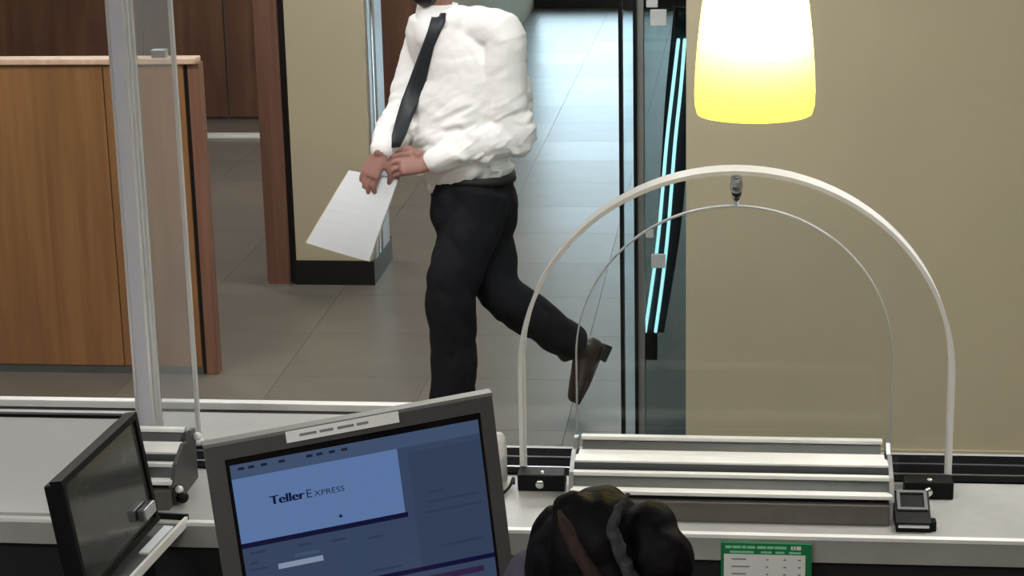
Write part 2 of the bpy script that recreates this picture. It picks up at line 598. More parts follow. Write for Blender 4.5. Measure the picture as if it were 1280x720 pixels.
# ------------------------------------------------------------------ unseen ceiling lamps; dark wood wall and teller ones added as fill
for (lx, ly, lw, ld, tl) in ((-0.9, 5.6, 1.2, 0.6, 'panel'), (-0.9, 8.6, 1.2, 0.6, 'panel'), (1.2, 3.9, 1.2, 0.6, 'panel'), (-3.2, 6.2, 1.2, 0.6, 'panel'), (-0.6, 11.6, 1.2, 0.6, 'panel'), (-3.6, 10.6, 1.2, 0.6, 'panel'), (-0.2, 0.5, 1.2, 0.6, 'fill_t'), (-2.2, 1.2, 1.2, 0.6, 'fill_t')):
    lab = {(-0.9, 5.6): 'ceiling light panel in front of the glass door', (-0.9, 8.6): 'ceiling light panel behind the walking man',
           (1.2, 3.9): 'ceiling light panel before the beige wall', (-3.2, 6.2): 'ceiling light panel before the wooden partition',
           (-0.6, 11.6): 'ceiling light panel over the passage', (-3.6, 10.6): 'added fill light panel before the dark wood wall', (-0.2, 0.5): 'added fill light panel behind the standing teller', (-2.2, 1.2): 'added fill light panel over the black framed screen'}[(lx, ly)]
    t = thing('ceiling_light', (lx, ly, ZC - 0.04), lab, 'ceiling light', 'ceiling light panels')
    bm = bmesh.new()
    for (a, b) in (((lx - lw / 2 - 0.03, ly - ld / 2 - 0.03, ZC - 0.04), (lx + lw / 2 + 0.03, ly - ld / 2, ZC)), ((lx - lw / 2 - 0.03, ly + ld / 2, ZC - 0.04), (lx + lw / 2 + 0.03, ly + ld / 2 + 0.03, ZC)),
                   ((lx - lw / 2 - 0.03, ly - ld / 2, ZC - 0.04), (lx - lw / 2, ly + ld / 2, ZC)), ((lx + lw / 2, ly - ld / 2, ZC - 0.04), (lx + lw / 2 + 0.03, ly + ld / 2, ZC))):
        box(bm, a, b)
    obj('frame', bm, M['white'], t)
    boxo('diffuser', (lx - lw / 2, ly - ld / 2, ZC - 0.03), (lx + lw / 2, ly + ld / 2, ZC - 0.01), M[tl], t)

# ------------------------------------------------------------------ wooden partition in the lobby
PY = 7.64
pR = onz(253, 470, 0).x
pEnd = pR + 0.062
ptop = ony(180, 80, PY).z
part = thing('wooden_partition', (-3.2, PY, 0), 'orange brown wooden partition with a pale top trim behind the acrylic post', 'partition')
boxo('grey_plinth', (-5.0, PY + 0.004, 0.0), (pR, PY + 0.06, 0.035), M['steel'], part)
pe = [-5.0, -4.2, -3.45, ony(150, 300, PY).x - 0.02, pR]
for a, b in zip(pe[:-1], pe[1:]):
    boxo('panel', (a + 0.002, PY, 0.035), (b - 0.002, PY + 0.05, ptop), M['wood'], part, 0.002)
boxo('shadow_joint', (pR, PY + 0.01, 0.0), (pR + 0.014, PY + 0.05, ptop), M['kick'], part)
boxo('end_post', (pR + 0.014, PY + 0.005, 0.0), (pEnd, PY + 0.07, ptop), M['wood_end'], part, 0.003)
boxo('top_trim', (-5.0, PY - 0.015, ptop), (pEnd - 0.01, PY + 0.075, ptop + 0.022), M['wood_cap'], part, 0.004)
tc = ony(198, 72, PY)
boxo('glass_clip', (tc.x - 0.03, PY + 0.0, ptop + 0.022), (tc.x + 0.03, PY + 0.04, ptop + 0.055), M['metal'], part, 0.004)

# ------------------------------------------------------------------ counter
CZ = 1.08
cnt = thing('teller_counter', (-0.8, 3.6, 0), 'long pale teller counter with a grey front edge and black sill strip', 'counter')
CX0, CX1 = -3.4, 2.0
boxo('worktop', (CX0, 3.455, CZ - 0.035), (CX1, 3.9, CZ), M['counter'], cnt, 0.003)
boxo('edge_strip', (CX0, 3.44, CZ - 0.006), (CX1, 3.455, CZ + 0.001), M['edge'], cnt)
boxo('fascia', (CX0, 3.442, CZ - 0.05), (CX1, 3.455, CZ - 0.006), M['fascia'], cnt)
boxo('front_panel', (CX0, 3.86, 0.0), (CX1, 3.9, CZ - 0.035), M['wood'], cnt)
boxo('sill', (CX0, 3.73, CZ), (CX1, 3.875, CZ + 0.004), M['matblack'], cnt)
boxo('sill_line', (CX0, 3.815, CZ + 0.004), (CX1, 3.82, CZ + 0.007), M['steel'], cnt)
boxo('sill_line', (CX0, 3.757, CZ + 0.004), (CX1, 3.762, CZ + 0.007), M['metal'], cnt)
lx1 = onz(520, 512, CZ).x
led = thing('customer_ledge', (-2.0, 4.0, 0), 'pale customer ledge with a dark groove and white outer edge beyond the counter', 'ledge')
boxo('shelf', (CX0, 3.9, CZ - 0.03), (lx1, 4.075, CZ), M['counter'], led)
boxo('groove', (CX0, 4.075, CZ - 0.03), (lx1, 4.13, CZ - 0.012), M['black'], led)
boxo('outer_edge', (CX0, 4.13, CZ - 0.05), (lx1, 4.155, CZ + 0.004), M['edge'], led, 0.003)
boxo('support_panel', (CX0, 4.08, 0.0), (lx1, 4.12, CZ - 0.03), M['wood'], led)
dk = thing('teller_desk', (-0.8, 2.9, 0), 'dark low teller desk under the monitors', 'desk')
boxo('desk_top', (CX0, 2.44, 0.86), (CX1, 3.455, 0.9), M['darkdesk'], dk, 0.004)
boxo('back_board', (CX0, 3.46, 0.86), (CX1, 3.49, CZ - 0.036), M['darkdesk'], dk)
for x in (-3.3, -1.6, 0.2, 1.9):
    boxo('side_panel', (x, 2.5, 0.0), (x + 0.03, 3.42, 0.86), M['darkdesk'], dk)


# ------------------------------------------------------------------ stepped steel pass-through trays
def tray(xa, xb, label, cap='metal'):
    t = thing('cash_tray', ((xa + xb) / 2, 3.6, CZ), label, 'cash tray', 'steel cash trays on the counter')

    def zz(py, Y):
        return ony(918, py, Y).z
    Z = CZ
    # front box
    zt = zz(629, 3.5)
    boxo('front_box', (xa, 3.5, Z), (xb, 3.56, zt), M['steel_warm'], t, 0.002)
    boxo('recess', (xa + 0.004, 3.515, zt), (xb - 0.004, 3.56, zz(621, 3.515)), M['black'], t)  # black block standing in for the shade under the rail
    z1 = zz(620, 3.515)
    boxo('rail', (xa - 0.004, 3.508, z1), (xb + 0.004, 3.53, z1 + 0.008), M['edge'], t, 0.002)  # rails painted white for the gleam of polished steel
    z2 = zz(597, 3.548)
    bm = bmesh.new()
    prism(bm, [(3.53, z1), (3.53, z1 + 0.004), (3.548, z2), (3.60, z2), (3.60, z1)], 'X', xa, xb)
    obj('lower_face', bm, M['steel'], t)
    boxo('rail', (xa - 0.004, 3.542, z2), (xb + 0.004, 3.556, z2 + 0.008), M['edge'], t, 0.002)
    boxo('recess', (xa, 3.556, z2), (xb, 3.566, z2 + 0.004), M['black'], t)
    z3 = zz(578, 3.568)
    boxo('rail', (xa + 0.0, 3.566, z3 - 0.005), (xb - 0.0, 3.60, z3), M['edge'], t, 0.002)
    boxo('step', (xa, 3.567, z2), (xb, 3.60, z3 - 0.005), M['steel'], t)
    z4 = zz(571, 3.60)
    boxo('rail', (xa + 0.004, 3.60, z2), (xb - 0.004, 3.63, z4), M['edge'], t, 0.003)
    z5 = zz(552, 3.655)
    bm = bmesh.new()
    prism(bm, [(3.63, z4 - 0.01), (3.63, z4), (3.655, z5), (3.68, z5), (3.68, z4 - 0.01)], 'X', xa + 0.01, xb - 0.01)
    obj('upper_face', bm, M['steel'], t)
    boxo('rail', (xa + 0.006, 3.65, z5), (xb - 0.006, 3.666, z5 + 0.008), M['edge'], t, 0.002)
    boxo('back', (xa + 0.01, 3.60, Z), (xb - 0.01, 3.68, z4 - 0.01), M['steel'], t)
    for x in (xa - 0.008, xb):
        bm = bmesh.new()
        prism(bm, [(3.508, z1 - 0.004), (3.54, z2 + 0.008), (3.60, z3 + 0.006), (3.63, z4), (3.652, z5 + 0.004), (3.68, z5), (3.68, Z), (3.53, Z), (3.53, z1 - 0.004)], 'X', x, x + 0.008)
        obj('end_cap', bm, M[cap], t)
    return t


tray(ony(716, 620, 3.52).x, ony(1112, 620, 3.52).x, 'stepped steel cash tray with bright rails under the arched acrylic screens')
LT = tray(-1.85, ony(214, 610, 3.52).x, 'stepped steel cash tray with bright rails behind the black framed screen', 'darkcap')
lt_x = ony(214, 610, 3.52).x + 0.008
for (yy, zz_, rr, mm) in ((3.535, CZ + 0.014, 0.013, 'black'), (3.53, CZ + 0.032, 0.008, 'white'), (3.672, CZ + 0.09, 0.009, 'white')):
    bm = bmesh.new()
    ellipsoid(bm, (lt_x + rr * 0.6, yy, zz_), (rr, rr, rr * 0.9))
    obj('end_knob', bm, M[mm], LT, True)


# ------------------------------------------------------------------ arched acrylic screens
def arch_pts(cx, a, b, ztop, zb, n=48):
    zs = ztop - b
    pts = [(cx - a, zb)]
    for k in range(n + 1):
        th = pi - pi * k / n
        pts.append((cx + a * cos(th), zs + b * sin(th)))
    pts.append((cx + a, zb))
    return pts


def arch(cx, a, b, ztop, zb, Y, T, w, label, em):
    t = thing('acrylic_screen', (cx, Y, zb), label, 'acrylic screen', 'arched acrylic screens')
    P = arch_pts(cx, a, b, ztop, zb)
    Q = arch_pts(cx, a - w, b - w, ztop - w, zb)
    bm = bmesh.new()
    v = []
    for p, q in zip(P, Q):
        v.append([bm.verts.new((p[0], Y, p[1])), bm.verts.new((p[0], Y + T, p[1])), bm.verts.new((q[0], Y + T, q[1])), bm.verts.new((q[0], Y, q[1]))])
    for i in range(len(v) - 1):
        for k in range(4):
            bm.faces.new((v[i][k], v[i][(k + 1) % 4], v[i + 1][(k + 1) % 4], v[i + 1][k]))
    bm.faces.new(v[0])
    bm.faces.new(v[-1][::-1])
    obj('edge', bm, em, t, False)
    bm = bmesh.new()
    for yy in (Y + T * 0.45, Y + T * 0.55):
        bm.faces.new([bm.verts.new((q[0], yy, q[1])) for q in Q])
    obj('pane', bm, M['acrylic'], t)
    return t


oT = ony(922, 214, 3.69)
oL = ony(650, 590, 3.69)
ocx = oT.x - 0.004
oa = ocx - oL.x
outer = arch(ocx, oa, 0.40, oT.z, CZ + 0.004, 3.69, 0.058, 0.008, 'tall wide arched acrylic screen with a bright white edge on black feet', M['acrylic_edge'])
iT = ony(922, 257, 3.88)
iL = ony(720, 500, 3.88)
iR = ony(1116, 480, 3.88)
inner = arch((iL.x + iR.x) / 2, (iR.x - iL.x) / 2, 0.315, iT.z, CZ, 3.876, 0.014, 0.003, 'smaller arched acrylic screen with a thin edge behind the wide one', M['acrylic_thin'])
# feet with screws
for fx0, fx1b in ((ony(650, 600, 3.685).x, ony(708, 600, 3.685).x), (2 * ocx - ony(708, 600, 3.685).x, 2 * ocx - ony(650, 600, 3.685).x)):
    zb0 = CZ + 0.0
    boxo('foot', (fx0, 3.64, CZ), (fx1b, 3.689, CZ + 0.034), M['black'], outer, 0.003)
    fc = Vector(((fx0 + fx1b) / 2, 3.637, CZ + 0.02))
    bm = bmesh.new()
    ellipsoid(bm, fc + Vector((-0.002, 0, -0.004)), (0.009, 0.004, 0.009))
    obj('screw', bm, M['chrome'], outer, True)
    bm = bmesh.new()
    ellipsoid(bm, fc + Vector((0.002, 0.02, 0.013)), (0.006, 0.006, 0.004))
    obj('screw', bm, M['chrome'], outer, True)
# stand-off bolt joining the two screens at their tops
s0 = Vector((ocx + 0.002, 3.71, oT.z - 0.012))
s1 = Vector((ocx + 0.002, 3.882, iT.z + 0.006))
tubeo('stand_off_rod', [s0, s0 + (s1 - s0) * 0.5, s1], 0.006, M['chrome'], outer, 12, 1)
for k, (r, mm, hz) in enumerate(((0.011, 'white', 0.012), (0.013, 'chrome', 0.010), (0.010, 'black', 0.008), (0.009, 'chrome', 0.006))):
    p = s0 + (s1 - s0) * (0.18 + 0.2 * k)
    bm = bmesh.new()
    d = (s1 - s0).normalized()
    loft(bm, [p - d * hz, p + d * hz], [r, r], n=16, sub=1, round_ends=True)
    obj('stand_off_collar', bm, M[mm], outer, True)

# ------------------------------------------------------------------ acrylic post and return pane on the left
PZ0, PZ1 = CZ + 0.004, 2.25
pa = ony(178, 540, 3.82)
wpx = ony(206, 540, 3.82).x - pa.x
ap = thing('acrylic_post', (pa.x + 0.02, 3.85, CZ), 'tall thick clear acrylic post with a return pane in front of the partition', 'acrylic post')
boxo('post', (pa.x, 3.80, PZ0), (pa.x + wpx * 0.62, 3.845, PZ1), M['acrylic_post'], ap, 0.002)
boxo('edge', (pa.x - 0.004, 3.798, PZ0), (pa.x + 0.0015, 3.802, PZ1), M['acrylic_thin'], ap)
boxo('edge', (pa.x + wpx * 0.62, 3.797, PZ0), (pa.x + wpx * 0.74, 3.845, PZ1), M['acrylic_edge'], ap)
boxo('edge', (pa.x + wpx * 0.86, 3.80, PZ0), (pa.x + wpx * 1.0, 3.81, PZ1), M['acrylic_thin'], ap)
th = ony(249, 540, 3.86).x
boxo('pane', (pa.x + wpx * 0.7, 3.856, PZ0), (th - 0.003, 3.862, PZ1), M['acrylic_pane'], ap)
boxo('edge', (th - 0.004, 3.852, PZ0), (th + 0.003, 3.866, PZ1), M['acrylic_thin'], ap)
boxo('metal_clip', (pa.x - 0.003, 3.79, CZ + 0.004), (pa.x + wpx * 0.7, 3.85, CZ + 0.03), M['metal'], ap, 0.002)
boxo('metal_clip', (pa.x + wpx * 0.8, 3.79, CZ + 0.004), (pa.x + wpx * 1.05, 3.85, CZ + 0.03), M['steel'], ap, 0.002)
bm = bmesh.new()
ellipsoid(bm, (th, 3.855, CZ + 0.012), (0.01, 0.01, 0.01))
obj('end_knob', bm, M['white'], ap, True)

# ------------------------------------------------------------------ main monitor
MT = Vector((-0.7496, 2.5899, 1.5474))
MF = Matrix.Rotation(0.373, 3, 'Z') @ Matrix.Rotation(-0.06, 3, 'X') @ Matrix(((cos(-0.0793), 0, sin(-0.0793)), (0, 1, 0), (-sin(-0.0793), 0, cos(-0.0793))))
MM = Matrix.Translation(MT) @ MF.to_4x4()      # local: x right, z up (0 at top edge), -y towards the viewer
MW, MH = 0.42, 0.36
mc = MM @ Vector((MW / 2, 0.1, -MH))
mon = thing('computer_monitor', (mc.x, mc.y, 0.9), 'grey computer monitor with a blue banking screen and a paper strip on top', 'monitor')
bm = bmesh.new()
bz, bt = 0.026, 0.026
for a, b in (((0, 0, -bt), (MW, 0.022, 0)), ((0, 0, -MH), (MW, 0.022, -MH + 0.03)), ((0, 0, -MH + 0.03), (bz, 0.022, -bt)), ((MW - bz * 0.75, 0, -MH + 0.03), (MW, 0.022, -bt))):
    box(bm, a, b, 0.0, MM)
obj('bezel', bm, M['bezel'], mon)
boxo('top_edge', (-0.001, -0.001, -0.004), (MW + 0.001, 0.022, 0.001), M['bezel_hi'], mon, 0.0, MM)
boxo('back_shell', (0.03, 0.022, -MH + 0.02), (MW - 0.03, 0.085, -0.06), M['bezel'], mon, 0.008, MM)
SX0, SX1, SZ0, SZ1 = bz, MW - bz * 0.75, -MH + 0.03, -bt
boxo('screen', (SX0, 0.008, SZ0), (SX1, 0.02, SZ1), M['blackgloss'], mon, 0.0, MM)


def scr(name, col, s, rgh=0.25):
    return mat(name, (0.004, 0.004, 0.005), rgh, emit=col, estr=s, var=0.02)


SC = {'base': scr('screen slate', lin((50, 64, 90)), 1.0), 'light': scr('screen pale blue', lin((86, 113, 158)), 1.0), 'right': scr('screen blue grey', lin((46, 60, 84)), 1.0),
      'navy': scr('screen navy', lin((8, 10, 48)), 1.0), 'menu': scr('screen menu', lin((60, 76, 104)), 1.0), 'pale': scr('screen pale grey', lin((125, 140, 160)), 1.0),
      'plum': scr('screen plum', lin((44, 30, 62)), 1.0), 'ink': scr('screen ink', lin((20, 26, 48)), 1.0), 'dim': scr('screen dim line', lin((40, 52, 76)), 1.0)}
L0, L1 = SX0 + 0.006, SX1 - 0.004
T0 = SZ1 - 0.012
Wd = L1 - L0


def sp(name, u0, u1, z0, z1, k, lift):
    return boxo(name, (L0 + Wd * u0, 0.0076 - lift, T0 - z1), (L0 + Wd * u1, 0.0080, T0 - z0), SC[k], mon, 0.0, MM)


sp('screen_picture', 0.0, 1.0, 0.0, 0.285, 'base', 0.0)
sp('menu_bar', 0.0, 1.0, 0.0, 0.021, 'menu', 0.0003)
sp('title_panel', 0.0, 0.66, 0.021, 0.118, 'light', 0.0004)
sp('side_panel', 0.70, 1.0, 0.030, 0.205, 'right', 0.0003)
sp('divider_bar', 0.0, 0.67, 0.118, 0.1255, 'navy', 0.0006)
sp('divider_bar', 0.0, 1.0, 0.206, 0.213, 'navy', 0.0006)
sp('divider_bar', 0.45, 0.95, 0.222, 0.231, 'plum', 0.0006)
sp('input_field', 0.13, 0.31, 0.158, 0.166, 'pale', 0.0005)
sp('input_field', 0.20, 0.30, 0.148, 0.153, 'menu', 0.0005)
for (a, b, z) in ((0.03, 0.09, 0.133), (0.22, 0.27, 0.135), (0.35, 0.41, 0.138), (0.02, 0.055, 0.148), (0.02, 0.09, 0.158), (0.5, 0.56, 0.145), (0.76, 0.83, 0.093), (0.76, 0.96, 0.108), (0.74, 0.98, 0.123), (0.78, 0.97, 0.178), (0.50, 0.62, 0.196)):
    sp('screen_line', a, b, z, z + 0.003, 'dim', 0.0005)
for a in (0.03, 0.07, 0.12, 0.19, 0.30, 0.34, 0.39, 0.44):
    sp('menu_word', a, a + 0.025, 0.005, 0.009, 'ink', 0.0006)


def put_text(s, size, u, z, k, bold=0.0, sx=1.0):
    me = text_mesh(s, size)
    X = Matrix(((1, 0, 0, 0), (0, 0, 1, 0), (0, 1, 0, 0), (0, 0, 0, 1)))
    bm = bmesh.new()
    for dx in ((0,) if bold == 0 else (-bold, 0, bold)):
        b2 = bmesh.new()
        b2.from_mesh(me)
        for v in b2.verts:
            v.co = MM @ (Vector((L0 + Wd * u, 0.0068 - abs(dx) * 0.02, T0 - z)) + (X @ Vector((v.co.x * sx + dx, v.co.y, 0))))
        tmp = bpy.data.meshes.new('t')
        b2.to_mesh(tmp)
        b2.free()
        bm.from_mesh(tmp)
        bpy.data.meshes.remove(tmp)
    wdt = max(v.co.x for v in me.vertices) * sx
    me2 = bpy.data.meshes.new('lettering')
    bm.to_mesh(me2)
    bm.free()
    place_mesh('lettering', me2, SC[k], mon)
    return wdt


wd = put_text('Teller', 0.0185, 0.135, 0.068, 'navy', 0.0009, 1.12)
put_text('E', 0.0175, 0.135 + (wd + 0.002) / Wd, 0.068, 'ink', 0.0, 1.1)
put_text('XPRESS', 0.0120, 0.135 + (wd + 0.014) / Wd, 0.068, 'ink', 0.0, 1.15)
# little cursor
bm = bmesh.new()
cu = [MM @ Vector((L0 + Wd * 0.40 + x, 0.0068, T0 - 0.106 + z)) for x, z in ((0, 0.005), (0.004, 0.0), (0.0, -0.001), (-0.002, 0.001))]
bm.faces.new([bm.verts.new(p) for p in cu])
obj('mouse_pointer', bm, SC['navy'], mon)
# paper strip on the bezel with grey marks
st = boxo('paper_strip', (0.116, -0.0022, -0.0175), (0.280, -0.0004, -0.001), M['white'], mon, 0.0, MM)
for a, b in ((0.135, 0.16), (0.164, 0.184), (0.19, 0.214), (0.218, 0.235)):
    boxo('print_mark', (a, -0.0026, -0.0110), (b, -0.0022, -0.0070), M['printgrey'], st, 0.0, MM)
# stand
nb = MM @ Vector((MW / 2, 0.11, -MH * 0.62))
bm = bmesh.new()
loft(bm, [MM @ Vector((MW / 2, 0.08, -MH * 0.62)), nb, Vector((nb.x, nb.y + 0.03, 1.1)), Vector((nb.x, nb.y + 0.03, 0.92))], [(0.03, 0.02)] * 4, n=12, sub=3)
obj('stand_neck', bm, M['bezel'], mon, True)
bm = bmesh.new()
lathe(bm, [(0.0, 0.022), (0.03, 0.022), (0.12, 0.012), (0.125, 0.0), (0.0, 0.0)], (nb.x, nb.y + 0.03, 0.9), 28)
obj('stand_base', bm, M['bezel'], mon, True)

# ------------------------------------------------------------------ screen on the left with black frame
q0 = onz(200, 650, 1.10)
q1 = onz(135, 722, 1.10)
ux = (q0 - q1).normalized()
yaw2 = math.atan2(ux.y, ux.x)
SF = Matrix.Rotation(yaw2, 3, 'Z') @ Matrix.Rotation(-0.14, 3, 'X')
SM = Matrix.Translation(q0) @ SF.to_4x4()     # local x to the far end (0 at far end, negative towards camera), z up from bottom
SW, SH = 0.36, 0.215
sd = thing('black_framed_screen', (q0.x - 0.05, q0.y - 0.18, 0.9), 'black framed dark glass screen seen almost edge on at the counter edge', 'screen')
bm = bmesh.new()
f = 0.012
for a, b in (((-SW, 0, 0), (0, 0.022, f)), ((-SW, 0, SH - f), (0, 0.022, SH)), ((-SW, 0, f), (-SW + f, 0.022, SH - f)), ((-f, 0, f), (0, 0.022, SH - f))):
    box(bm, a, b, 0, SM)
obj('frame', bm, M['black'], sd)
boxo('glass', (-SW + f, 0.006, f), (-f, 0.014, SH - f), M['glossdark'], sd, 0, SM)
boxo('back', (-SW + 0.01, 0.022, 0.01), (-0.01, 0.04, SH - 0.01), M['black'], sd, 0.004, SM)
boxo('grey_latch', (-0.085, -0.012, 0.03), (-0.03, 0.004, 0.052), M['metal'], sd, 0.003, SM)
bq = SM @ Vector((-SW / 2, 0.03, 0))
boxo('leg', (bq.x - 0.02, bq.y - 0.05, 0.9), (bq.x + 0.01, bq.y + 0.05, bq.z + 0.02), M['black'], sd, 0.003)
# shallow tray beside it
tl = onz(231, 648, 1.085)
tn = onz(150, 735, 1.085)
d2 = (tl - tn).normalized()
TM = Matrix.Translation(tl) @ Matrix.Rotation(math.atan2(d2.y, d2.x), 4, 'Z')
td = thing('document_tray', (tl.x, tl.y - 0.15, 0.9), 'shallow grey document tray with a white rim below the black framed screen', 'tray')
boxo('tray_floor', (-0.34, 0.0, -0.012), (0, 0.05, -0.008), M['steel'], td, 0, TM)
boxo('rim', (-0.34, -0.006, -0.014), (0, 0.0, 0.004), M['edge'], td, 0, TM)
boxo('rim', (-0.34, 0.05, -0.014), (0, 0.056, 0.002), M['fascia'], td, 0, TM)
boxo('end_wall', (0.0, -0.006, -0.014), (0.006, 0.056, 0.007), M['black'], td, 0, TM)
boxo('card', (-0.16, 0.012, -0.008), (-0.03, 0.03, -0.004), M['paper'], td, 0, TM)
tp = TM @ Vector((-0.17, 0.025, -0.014))
boxo('bracket', (tp.x - 0.015, tp.y - 0.04, 0.9), (tp.x + 0.015, tp.y + 0.04, tp.z), M['black'], td)
# white panel with black trim behind the screen
wp0, wp1 = -2.2, ony(167, 518, 3.478).x
wz = ony(140, 520, 3.62).z
pv = thing('privacy_panel', ((wp0 + wp1) / 2, 3.62, CZ), 'white upright panel with black top trim behind the black framed screen', 'panel')
boxo('board', (wp0, 3.474, CZ), (wp1, 3.482, ony(140, 522, 3.478).z), M['white'], pv)
boxo('trim', (wp0, 3.472, ony(140, 522, 3.478).z), (wp1 + 0.003, 3.484, ony(140, 518, 3.478).z), M['black'], pv)
# ------------------------------------------------------------------ small things on the counter
# white rounded roll behind the monitor
rp = onz(622, 582, CZ)
bm = bmesh.new()
Rr = 0.018
rp.y = 3.70
rx = ony(633, 540, 3.7).x - Rr
lathe(bm, [(0.0, 0.0), (Rr, 0.0), (Rr, 0.075), (Rr * 0.9, 0.088), (Rr * 0.6, 0.096), (0.0, 0.098)], (rx, 3.70, CZ), 24)
finish(obj('paper_roll', bm, M['white'], None, True), 'white rounded paper roll standing behind the grey monitor', 'paper roll')
# thin cable
c0 = onz(634, 612, CZ + 0.006)
c1 = onz(656, 593, CZ + 0.012)
c0.x -= 0.0
finish(tubeo('cable', [onz(600, 640, CZ + 0.004), c0, (c0 + c1) / 2 + Vector((-0.006, 0.005, 0.006)), Vector((fx0 * 0 + ony(650, 600, 3.685).x - 0.006, 3.63, CZ + 0.02))], 0.003, M['black']), 'thin black cable curving over the counter to the black foot', 'cable')
# black terminal on the right
kz = thing('card_terminal', (ony(1140, 640, 3.5).x, 3.52, CZ), 'small black card terminal with a grey rim at the end of the cash tray', 'card terminal')
ka, kb = ony(1120, 650, 3.48).x, ony(1164, 650, 3.48).x
bm = bmesh.new()
prism(bm, [(3.475, CZ), (3.475, CZ + 0.018), (3.50, CZ + 0.03), (3.55, CZ + 0.052), (3.56, CZ + 0.046), (3.56, CZ)], 'X', ka, kb)
obj('body', bm, M['black'], kz)
kk = Matrix.Translation((0, 0, 0))
sl = Vector((0, 0.05, 0.022)).normalized()
bm = bmesh.new()
for (a, b, c, d) in ((ka + 0.004, kb - 0.004, 0.0, 0.006), (ka + 0.004, kb - 0.004, 0.044, 0.050), (ka + 0.004, ka + 0.010, 0.006, 0.044), (kb - 0.010, kb - 0.004, 0.006, 0.044)):
    o0 = Vector((0, 3.502, CZ + 0.031))
    nrm = Vector((0, -sl.z, sl.y))
    pr = [bm.verts.new(Vector((x, 0, 0)) + o0 + sl * s + nrm * h) for h in (0, 0.004) for x, s in ((a, c), (b, c), (b, d), (a, d))]
    for f4 in ((0, 1, 2, 3), (4, 5, 6, 7), (0, 1, 5, 4), (1, 2, 6, 5), (2, 3, 7, 6), (3, 0, 4, 7)):
        bm.faces.new([pr[i] for i in f4])
obj('screen_rim', bm, M['steel'], kz)
boxo('front_bar', (ka + 0.004, 3.470, CZ + 0.010), (kb - 0.004, 3.476, CZ + 0.015), M['metal'], kz)
boxo('side_foot', (kb - 0.002, 3.478, CZ), (kb + 0.010, 3.50, CZ + 0.02), M['black'], kz, 0.003)
# green printed card hanging on the counter edge
gx0, gx1 = ony(901, 690, 3.43).x, ony(1015, 690, 3.43).x
gz = ony(958, 680, 3.43).z
gc = thing('rate_card', ((gx0 + gx1) / 2, 3.435, gz - 0.155), 'green and white printed rate card hanging on the counter edge', 'card')
boxo('board', (gx0, 3.432, gz - 0.155), (gx1, 3.4395, gz), M['green'], gc, 0.001)
gw = gx1 - gx0
boxo('white_table', (gx0 + gw * 0.035, 3.4312, gz - 0.145), (gx1 - gw * 0.07, 3.432, gz - 0.022), M['white'], gc)
for u0, u1 in ((0.05, 0.12), (0.13, 0.22), (0.23, 0.28), (0.29, 0.38), (0.40, 0.50), (0.51, 0.58), (0.59, 0.72)):
    boxo('print_mark', (gx0 + gw * u0, 3.4312, gz - 0.0105), (gx0 + gw * u1, 3.432, gz - 0.0055), M['greenlight'], gc)
for u0, u1 in ((0.77, 0.79), (0.80, 0.82), (0.83, 0.88)):
    boxo('print_mark', (gx0 + gw * u0, 3.4312, gz - 0.0115), (gx0 + gw * u1, 3.432, gz - 0.0045), M['white'], gc)
for u0, u1 in ((0.10, 0.36), (0.44, 0.56), (0.60, 0.70), (0.75, 0.88)):
    boxo('print_mark', (gx0 + gw * u0, 3.4312, gz - 0.0195), (gx0 + gw * u1, 3.432, gz - 0.0155), M['greenlight'], gc)
for r in range(8):
    zz = gz - 0.030 - r * 0.0145
    for u0, u1 in ((0.12, 0.32 if r % 2 else 0.28), (0.50, 0.525), (0.69, 0.72), (0.85, 0.88)):
        boxo('print_mark', (gx0 + gw * u0, 3.4308, zz - 0.0025), (gx0 + gw * u1, 3.4313, zz), M['printgrey'], gc)

# ------------------------------------------------------------------ pendant lamp
LY = 3.3
lc = ony(944, 145, LY)
zb = ony(944, 141, LY).z
LXC = ony(943.5, 100, LY).x
R1 = (ony(1019, 110, LY).x - ony(868, 110, LY).x) / 2
lp = thing('pendant_lamp', (LXC, LY, zb), 'glowing yellow glass pendant lamp hanging over the counter', 'lamp')
bm = bmesh.new()
prof = [(R1 * 0.955, 0.0), (R1 * 0.99, 0.012), (R1, 0.035), (R1 * 0.985, 0.07), (R1 * 0.945, 0.12), (R1 * 0.875, 0.18), (R1 * 0.74, 0.235), (R1 * 0.50, 0.27), (R1 * 0.22, 0.285)]
lathe(bm, prof, (LXC, LY, zb), 48)
sh = obj('lamp_shade', bm, M['lamp'], lp, True)
bm = bmesh.new()
ellipsoid(bm, (LXC + 0.004, LY - 0.02, zb + 0.150), (0.028, 0.028, 0.036))
obj('bulb', bm, M['bulb'], lp, True)
bm = bmesh.new()
lathe(bm, [(R1 * 0.24, 0.275), (R1 * 0.26, 0.30), (0.018, 0.33), (0.0, 0.335)], (LXC, LY, zb), 24)
obj('cap', bm, M['metal'], lp, True)
tubeo('cord', [Vector((LXC, LY, zb + 0.33)), Vector((LXC, LY, 2.7)), Vector((LXC, LY, ZC))], 0.004, M['black'], lp, 8, 1)
tubeo('socket', [Vector((LXC, LY, zb + 0.19)), Vector((LXC, LY, zb + 0.30))], 0.014, M['white'], lp, 12, 1)

# ------------------------------------------------------------------ glowing tubes drawn along the cyan lines at the door glass
TY = WALL_Y + 0.075


def TP(px, py, dy=0.0):
    return ony(px, py, TY + dy)


